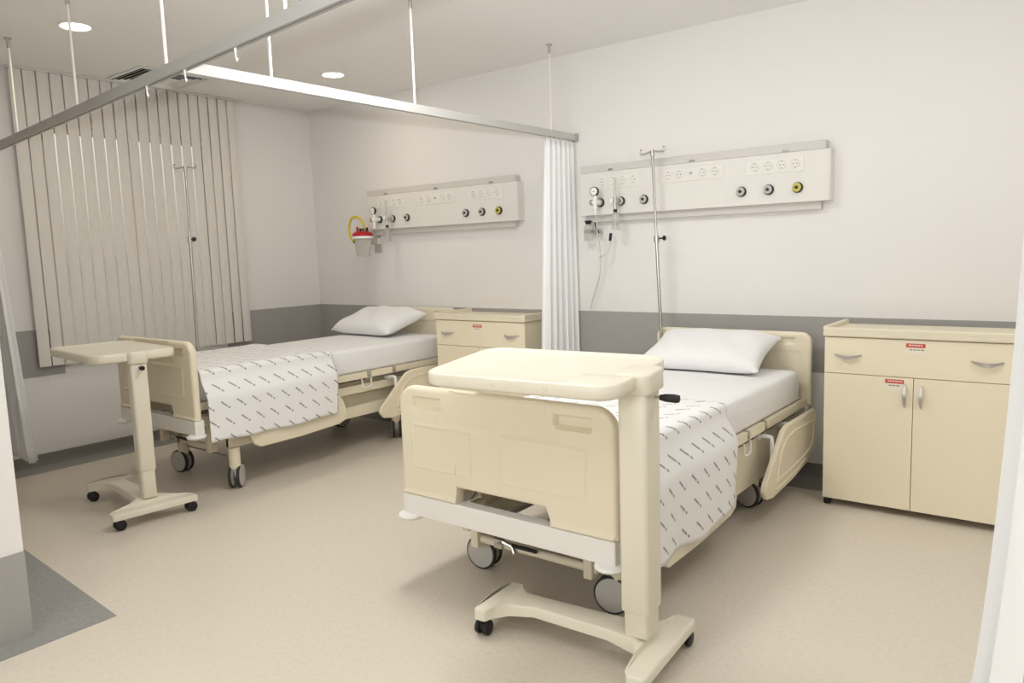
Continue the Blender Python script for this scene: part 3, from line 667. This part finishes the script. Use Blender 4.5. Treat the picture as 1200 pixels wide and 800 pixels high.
# ------------------------------------------------------------------ overbed tables
def overbed(loc, rz, ztop, tilt, label, lever, cs):
    t = thing('overbed_table', loc, label, 'table', 'cream overbed tables', rz)
    # base: long foot under the column, bar, short foot at the far end (x negative)
    def base(bm):
        out = []
        def arc(pts): out.extend(pts)
        arc([(.100, -.225), (.108, -.215), (.108, .215), (.100, .225), (.048, .225), (.040, .215), (.036, .13), (.0, .07), (-.10, .055), (-.40, .045), (-.50, .06), (-.548, .105), (-.556, .125), (-.562, .13), (-.60, .13), (-.608, .122),
             (-.61, .04), (-.61, -.04), (-.608, -.122), (-.60, -.13), (-.562, -.13), (-.556, -.125), (-.548, -.105), (-.50, -.06), (-.40, -.045), (-.10, -.055), (.0, -.07), (.036, -.13), (.040, -.215), (.048, -.225)])
        def zt(x, y):   # arched: higher in the middle, lower at the tips
            k = .094 + .034 * max(0, 1 - (abs(y) / .2) ** 1.6) * (1 if x > -.5 else .8)
            return k
        def zb(x, y): return .0605 + .014 * max(0, 1 - (abs(y) / .16) ** 2) + (.012 if -.45 < x < 0 else 0)
        n = len(out); c = (-.25, 0)
        def ins(q, e):
            x, y = q; return (x - math.copysign(min(e, abs(x + .25) * .2), x + .25), y - math.copysign(min(e, abs(y) * .2), y))
        loops = []
        for e, f in ((0, zb), (0, lambda x, y: zt(x, y) - .008), (.003, lambda x, y: zt(x, y) - .002), (.007, zt)):
            loops.append([bm.verts.new((ins(q, e)[0], ins(q, e)[1], f(*q))) for q in out])
        for A, Bq in zip(loops, loops[1:]):
            for k in range(n): bm.faces.new((A[k], A[(k + 1) % n], Bq[(k + 1) % n], Bq[k]))
        # caps as strips: pair i with n-1-i mirrored (outline is symmetric in y)
        for lp, fl_ in ((loops[0], True), (loops[-1], False)):
            # ordering: index 0..15 is the y>0 half going -x, 16..29 mirrored back, pair (2..15) with (29..16) and (1,0)
            up = lp[2:16]; dn = list(reversed(lp[16:30]))
            # up[0]=(.108,.215) pairs lp[1]; up[k] pairs mirrored
            dn = [lp[1], lp[0]] + dn
            up_ = up
            mir = {}
            for a in up_:
                mir[a] = min(lp, key=lambda w: (w.co.x - a.co.x) ** 2 + (w.co.y + a.co.y) ** 2)
            for a, b in zip(up_, up_[1:]):
                q = [a, b, mir[b], mir[a]]; q2 = []
                for v in q:
                    if v not in q2: q2.append(v)
                try: bm.faces.new(q2 if fl_ else q2[::-1])
                except ValueError: pass
    part('base_frame', M_table, t, base, angle=40)
    # column: outer sleeve over inner tube
    part('inner_tube', M_table, t, lambda bm: rounded_slab(bm, -.037 * cs, .037 * cs, -.045 * cs, .045 * cs, .118, .4, .014), angle=50)
    part('column_sleeve', M_table, t, lambda bm: rounded_slab(bm, -.043 * cs, .043 * cs, -.052 * cs, .052 * cs, .205 if lever else .27, ztop - .045, .016), angle=50)
    # tray top
    top = bpy.data.objects.new('table_top', None)
    def tray(bm):
        def L(i, z, r): return [(x, y, z) for x, y in rrect(-.735 + i, .02 - i, -.222 + i, .222 - i, r, 8)]
        loft(bm, [L(.05, -.050, .05), L(.012, -.049, .065), L(.003, -.044, .072), L(.0, -.036, .075), L(0, -.006, .075), L(.004, -.001, .073), L(.012, .0, .068), L(.022, -.001, .06), L(.030, -.006, .055), L(.04, -.0075, .05), L(.12, -.0075, .04)])
    tp = part('table_top', M_table, t, tray, angle=60); tp.location = (0, 0, ztop); tp.rotation_euler = (math.radians(tilt), 0, 0)
    part('cap', M_table, tp, lambda bm: rounded_slab(bm, -.052 * cs, .055 * cs, -.062 * cs, .062 * cs, -.066, .002, .03, .008), angle=50)
    # raised ledge beside the cap
    part('tray_ledge', M_table, tp, lambda bm: rounded_slab(bm, -.16, .005, -.20, -.07, -.008, -.001, .03, .004), angle=50)
    for x in (-.60, -.42, -.22):
        part('edge_dimple', M_table, tp, lambda bm: lathe(bm, [(0, -.0035), (.006, -.003), (.0095, 0), (.0095, .003), (0, .003)], (x, -.2215, -.02), 'Y', 12))
    for y in (-.12, .12):
        part('under_rib', M_table, tp, lambda bm: box(bm, -.66, -.06, y - .02, y + .02, -.060, -.049), .004)
    if lever:
        part('tilt_lever', M_black, t, lambda bm: (lathe(bm, [(0, 0), (.009, .001), (.013, .02), (.014, .05), (.012, .064), (0, .067)], (.068, .01, ztop - .085), 'X', 16)))
        part('lever_shaft', M_steel, t, lambda bm: cyl(bm, (.035, .01, ztop - .085), (.072, .01, ztop - .085), .005, 10))
    else:
        part('height_knob', M_black, t, lambda bm: (cyl(bm, (.03, .0, ztop - .085), (.066, .0, ztop - .085), .006, 10), lathe(bm, [(0, 0), (.013, 0), (.013, .016), (0, .018)], (.062, 0, ztop - .085), 'X', 12)))
    for x, y in ((.074, -.19), (.074, .19), (-.585, -.105), (-.585, .105)):
        c = part('castor', M_black, t, lambda bm: (cyl(bm, (x, y, .05), (x, y, .066), .013, 12), box(bm, x - .007, x + .007, y - .014, y + .022, .026, .056), ), .002)
        for s in (-1, 1): part('wheel', M_black, c, lambda bm: lathe(bm, [(0, -.010), (.023, -.010), (.0275, -.007), (.029, 0), (.0275, .007), (.023, .010), (0, .010)], (x + s * .0165, y + .005, .0292), 'X', 22))
    return t
overbed((4.722, -2.425, 0), math.radians(4), 1.005, 5, 'cream overbed table in front of the near bed, with black tilt lever', True, 1.16)
overbed((1.785, -2.628, 0), math.radians(-5), .928, 0, 'cream overbed table at the foot of the far bed, near the blind', False, .84)

# ------------------------------------------------------------------ bedside cabinets
def cabinet(x0, yf, label, stickers, group='cream bedside cabinets'):
    Wd, D = .84, .40; t = thing('bedside_cabinet', (x0 + Wd / 2, yf, 0), label, 'cabinet', group)
    h = Wd / 2
    part('carcass', M_lam, t, lambda bm: box(bm, -h + .004, h - .004, .018, D, .038, .905), .002)
    def topf(bm): box(bm, -h - .008, h + .008, -.012, D + .005, .9055, .935)
    tp = part('worktop', M_lamtop, t, topf, .009, seg=3)
    for s in (-1, 1):
        part('raised_lip', M_lamtop, tp, lambda bm: box(bm, s * (h - .006) - .014, s * (h - .006) + .014, -.010, D + .004, .930, .960), .006)
    part('front_lip', M_lamtop, tp, lambda bm: box(bm, -h - .006, h + .006, -.0125, .014, .925, .9535), .008)
    dr = part('drawer', M_lam, t, lambda bm: box(bm, -h, h, -.0005, .0175, .716, .902), .0015)
    def hz(bm, cx, cz):
        n = 10; pts = [(cx - .065 + .13 * k / n, -.002 - .022 * math.sin(PI * k / n) ** .7, cz + .006 - .013 * math.sin(PI * k / n)) for k in range(n + 1)]
        R = []
        for k, p in enumerate(pts):
            w = .003 + .007 * math.sin(PI * k / n)
            R.append([(p[0], p[1] - .003, p[2] - w), (p[0], p[1] - .004, p[2] + w), (p[0], p[1] + .002, p[2] + w), (p[0], p[1] + .002, p[2] - w)])
        loft(bm, R)
    for s in (-1, 1): part('handle', M_satin, dr, lambda bm: hz(bm, s * .305, .808))
    for s in (-1, 1):
        d = part('door', M_lam, t, lambda bm: box(bm, s * h if s < 0 else .0015, -.0015 if s < 0 else h, -.0005, .0175, .040, .713), .0015)
        def vh(bm):
            n = 10; R = []
            for k in range(n + 1):
                z = .565 + .115 * k / n; y = -.002 - .022 * math.sin(PI * k / n) ** .7; w = .003 + .006 * math.sin(PI * k / n)
                R.append([(s * .036 - w, y - .003, z), (s * .036 + w, y - .004, z), (s * .036 + w, y + .002, z), (s * .036 - w, y + .002, z)])
            loft(bm, R)
        part('handle', M_satin, d, vh)
    def sticker(cx, cz, w):
        a = part('sticker', M_redlab, t, lambda bm: box(bm, cx - w / 2, cx + w / 2, -.0013, -.0006, cz - .010, cz + .010), smooth=False); a['label'] = 'small red sticker'
        def lines(bm):
            x = cx - w / 2 + .012
            while x < cx + w / 2 - .014:
                l = random.uniform(.006, .014); box(bm, x, min(x + l, cx + w / 2 - .008), -.0017, -.0013, cz - .002, cz + .005); x += l + .003
        part('print', M_inkw, a, lines, smooth=False)
        b = part('sticker', M_whitelab, t, lambda bm: box(bm, cx - w * .46, cx + w * .46, -.0012, -.0006, cz - .044, cz - .0105), smooth=False); b['label'] = 'small pale sticker'
        def l2(bm):
            x = cx - w * .3
            while x < cx + w * .28:
                l = random.uniform(.006, .016); box(bm, x, x + l, -.0016, -.0012, cz - .023, cz - .0185); x += l + .004
        part('print', M_ink, b, l2, smooth=False)
    for s_ in stickers: sticker(*s_)
    for sx_ in (-1, 1):
        for yy in (.03, D - .05):
            c = part('castor', M_black, t, lambda bm: (cyl(bm, (sx_ * (h - .028), yy, .030), (sx_ * (h - .028), yy, .0378), .02, 14),), 0)
            part('wheel', M_black, c, lambda bm: lathe(bm, [(0, -.016), (.014, -.016), (.0175, -.012), (.018, 0), (.0175, .012), (.014, .016), (0, .016)], (sx_ * (h - .018), yy - .004, .0182), 'X', 18))
    return t
cabinet(4.765, -.477, 'cream cabinet beside the near bed, two doors below one drawer, red stickers', [(.005, .876, .085), (-.085, .692, .085)])
cabinet(1.915, -.415, 'cream cabinet beside the far bed, half hidden behind the nearer overbed table', [(-.01, .868, .085)])

# ------------------------------------------------------------------ bed head units (headwall service panels)
def head_unit(xo, label):
    t = thing('bed_head_unit', (3.845 + xo, 0, 1.625), label, 'wall panel', 'medical bed head panels')
    X = lambda x: x - 3.845
    Z = lambda z: z - 1.625
    x0, x1 = X(3.022), X(4.665)
    part('body', M_unit, t, lambda bm: box(bm, x0 + .004, x1 - .004, -.062, -.0005, Z(1.632), Z(1.905)), .002)
    part('front_plate', M_unit, t, lambda bm: box(bm, x0, x1, -.08, -.063, Z(1.625), Z(1.912)), .004)
    part('plate_seam', M_unit, t, lambda bm: box(bm, x0 + .002, x1 - .002, -.0806, -.0795, Z(1.7645), Z(1.7665)), smooth=False)
    part('top_channel', M_unitgrey, t, lambda bm: box(bm, x0 - .002, x1 - .022, -.072, -.0005, Z(1.9125), Z(1.962)), .004)
    part('end_cap', M_unit, t, lambda bm: box(bm, x1 - .0005, x1 + .006, -.078, -.0005, Z(1.627), Z(1.910)), .002)
    part('under_shade_strip', M_unitgrey, t, lambda bm: box(bm, x0 + .02, x1 - .05, -.045, -.0005, Z(1.580), Z(1.6315)), .003)  # grey strip standing in for the shade below the panel
    for x in (3.262, 3.843, 4.42):
        part('clip', M_steel, t, lambda bm: box(bm, X(x) - .017, X(x) + .017, -.083, -.0702, Z(1.9195), Z(1.929)), .001)
    def strip(xa, xb): part('socket_strip', M_sock, t, lambda bm: box(bm, X(xa), X(xb), -.0835, -.0801, Z(1.800), Z(1.885)), .002)
    strip(3.15, 3.485); strip(3.63, 4.055); strip(4.19, 4.53)
    def socket(x):
        s = part('power_socket', M_sock, t, lambda bm: lathe(bm, [(.026, -.002), (.026, .004), (.023, .0055), (.0215, .004), (.020, .0012), (0, .001)], (X(x), -.0835, Z(1.845)), (0, -1, 0), 22))
        part('socket_slot', M_dark, s, lambda bm: (box(bm, X(x) - .003, X(x) + .003, -.0860, -.0825, Z(1.862), Z(1.868)), box(bm, X(x) - .003, X(x) + .003, -.0860, -.0825, Z(1.822), Z(1.828)),
                                                  cyl(bm, (X(x) - .0095, -.0848, Z(1.845)), (X(x) - .0095, -.082, Z(1.845)), .0032, 8), cyl(bm, (X(x) + .0095, -.0848, Z(1.845)), (X(x) + .0095, -.082, Z(1.845)), .0032, 8)), smooth=False)
    for x in (3.201, 3.28, 3.358, 3.435, 3.686, 3.763, 3.918, 3.999, 4.247, 4.324, 4.402, 4.479): socket(x)
    part('call_jack', M_yel if False else M_steel, t, lambda bm: cyl(bm, (X(3.842), -.087, Z(1.846)), (X(3.842), -.083, Z(1.846)), .008, 14))
    def outlet(x, face):
        g = part('gas_outlet', M_dark, t, lambda bm: lathe(bm, [(.030, 0), (.030, .012), (.027, .015), (.0, .015)], (X(x), -.0802, Z(1.708)), (0, -1, 0), 28))
        f = part('outlet_face', face, g, lambda bm: lathe(bm, [(.0255, .0), (.0255, .019), (.023, .022), (.014, .0225), (.013, .018), (.0, .018)], (X(x) - .002, -.0802, Z(1.709)), (0, -1, 0), 28))
        part('outlet_port', M_dark, g, lambda bm: lathe(bm, [(.008, 0), (.008, .0262), (.0045, .0265), (.0045, .022), (0, .022)], (X(x) - .002, -.0802, Z(1.709)), (0, -1, 0), 16))
    outlet(3.185, M_steel)
    outlet(3.343, M_hub); outlet(3.514, M_hub); outlet(4.165, M_hub); outlet(4.329, M_hub); outlet(4.495, M_yel)
    return t
head_unit(0, 'long white medical service panel on the wall above the near bed')
head_unit(-2.195, 'long white medical service panel on the wall above the far bed')

def vac_regulator(x, label):
    """vacuum regulator with round gauge, plugged in the first outlet"""
    t = thing('suction_regulator', (x, -.107, 1.708), label, 'regulator', 'suction regulators with gauges')
    part('regulator_body', M_white, t, lambda bm: (cyl(bm, (0, .005, 0), (0, -.06, 0), .017, 18), cyl(bm, (0, -.045, -.045), (0, -.045, .045), .012, 16)), .002)
    k = part('control_knob', M_satin, t, lambda bm: lathe(bm, [(0, 0), (.016, 0), (.018, .004), (.018, .022), (.014, .026), (0, .026)], (-.014, -.045, 0), (-1, 0, 0), 18))
    g = part('gauge_case', M_dark, t, lambda bm: lathe(bm, [(0, 0), (.028, 0), (.0305, .004), (.0305, .022), (.028, .024), (.0265, .022), (0, .0215)], (-.003, -.035, .072), (0, -1, 0), 28))
    part('gauge_dial', M_white, g, lambda bm: cyl(bm, (-.003, -.0566, .072), (-.003, -.0575, .072), .026, 28))
    part('gauge_needle', M_dark, g, lambda bm: box(bm, -.012, .004, -.0585, -.0577, .070, .073), smooth=False)
    part('stem', M_white, t, lambda bm: cyl(bm, (0, -.045, -.043), (0, -.045, -.075), .008, 12))
    return t
def flowmeter(x, label):
    t = thing('oxygen_flowmeter', (x, -.107, 1.708), label, 'flowmeter', 'clear oxygen flowmeters')
    part('valve_body', M_satin, t, lambda bm: (cyl(bm, (0, .005, 0), (0, -.05, 0), .014, 16), cyl(bm, (0, -.04, -.055), (0, -.04, .03), .012, 16)), .002)
    part('valve_knob', M_white, t, lambda bm: lathe(bm, [(0, 0), (.014, 0), (.016, .004), (.016, .018), (0, .02)], (-.012, -.04, 0), (-1, 0, 0), 14))
    part('flow_tube', M_clear, t, lambda bm: cyl(bm, (0, -.04, .03), (0, -.04, .15), .011, 16))
    part('collar', M_dark, t, lambda bm: cyl(bm, (0, -.04, -.075), (0, -.04, -.055), .013, 14))
    part('humidifier_bottle', M_clear, t, lambda bm: lathe(bm, [(0, -.19), (.024, -.19), (.027, -.18), (.027, -.11), (.020, -.085), (.013, -.075), (0, -.075)], (0, -.04, 0), 'Z', 22))
    part('inlet_straw', M_white, t, lambda bm: cyl(bm, (0, -.04, -.18), (0, -.04, -.09), .003, 8))
    return t
vac_regulator(3.185, 'suction regulator with round gauge beside the privacy curtain'); flowmeter(3.335, 'oxygen flowmeter with clear bottle on the near service panel')
vac_regulator(.99, 'suction regulator with round gauge above the red lidded jar'); flowmeter(1.142, 'oxygen flowmeter with clear bottle on the far service panel')
# near bay: small bottle with black cap in a bracket, thin tube with black connector
t = thing('suction_bottle', (3.075, -.05, 1.455), 'small clear bottle with black cap on the wall beside the curtain', 'bottle')
part('bottle_body', M_clear, t, lambda bm: lathe(bm, [(0, 0), (.026, 0), (.029, .006), (.029, .09), (.018, .108), (.014, .112), (0, .112)], (0, -.02, 0), 'Z', 22))
part('cap', M_black, t, lambda bm: lathe(bm, [(0, .1125), (.015, .1125), (.024, .13), (.024, .138), (0, .14)], (0, -.02, 0), 'Z', 20))
part('bracket', M_satin, t, lambda bm: (box(bm, -.03, .075, .010, .0495, .05, .075), box(bm, .06, .075, -.03, .012, .04, .085)), .003)
part('bracket_arm', M_black, t, lambda bm: tube(bm, spline([(.062, -.03, .12), (.072, -.035, .09), (.086, -.035, .062), (.094, -.035, .05)], 4), .007, 8))
def ttube(bm): tube(bm, spline([(3.19, -.15, 1.635), (3.188, -.14, 1.52), (3.185, -.10, 1.38), (3.16, -.07, 1.22), (3.10, -.05, 1.08), (3.06, -.04, .98)], 8), .0045, 8)
t = thing('suction_hose', (3.19, -.15, 1.635), 'thin clear hose hanging from the near regulator with a black connector', 'hose')
part('hose', M_tubing, t, lambda bm: ([setattr(v, 'co', v.co - Vector((3.19, -.15, 1.635))) for v in (ttube(bm), bm.verts)[1]]))
part('side_hose', M_tubing, t, lambda bm: tube(bm, spline([(0.0, .02, -.30), (.05, .06, -.26), (.062, .07, -.20), (.065, .07, -.17)], 6), .0045, 8))
part('connector', M_black, t, lambda bm: cyl(bm, (.062, .07, -.185), (.07, .07, -.135), .010, 12))
# far bay: suction jar with red lid and yellow hose
t = thing('suction_jar', (.862, -.178, 1.40), 'clear suction jar with red lid and yellow hose on the far wall', 'jar')
part('jar', M_clear, t, lambda bm: lathe(bm, [(0, 0), (.048, 0), (.055, .01), (.074, .15), (.078, .165), (0, .165)], (0, 0, 0), 'Z', 30))
part('jar_rim', M_white, t, lambda bm: lathe(bm, [(.079, .150), (.088, .152), (.088, .172), (.079, .174)], (0, 0, 0), 'Z', 32, closed=True))
part('bracket', M_satin, t, lambda bm: (box(bm, -.02, .02, .080, .1775, .10, .16), box(bm, -.045, .045, .170, .1775, .03, .2)), .003)
ld = part('lid', M_red, t, lambda bm: lathe(bm, [(0, .1745), (.086, .1745), (.089, .18), (.085, .195), (.06, .212), (.03, .218), (0, .218)], (0, 0, 0), 'Z', 32))
for a, r, h, m in ((.2, .05, .032, M_dark), (2.2, .045, .028, M_dark), (4.0, .04, .04, M_red), (5.3, .055, .026, M_dark)):
    part('port', m, ld, lambda bm: cyl(bm, (r * math.cos(a), r * math.sin(a), .20), (r * math.cos(a), r * math.sin(a), .212 + h), .011, 12))
part('yellow_hose', M_yhose, t, lambda bm: tube(bm, spline([(.025, .0, .235), (.02, -.01, .29), (-.03, -.015, .335), (-.10, -.015, .335), (-.15, -.01, .28), (-.155, -.01, .20), (-.12, -.01, .14), (-.085, -.005, .125)], 8), .010, 12))
part('hose_end', M_black, t, lambda bm: cyl(bm, (-.100, -.008, .128), (-.070, -.005, .120), .014, 12))
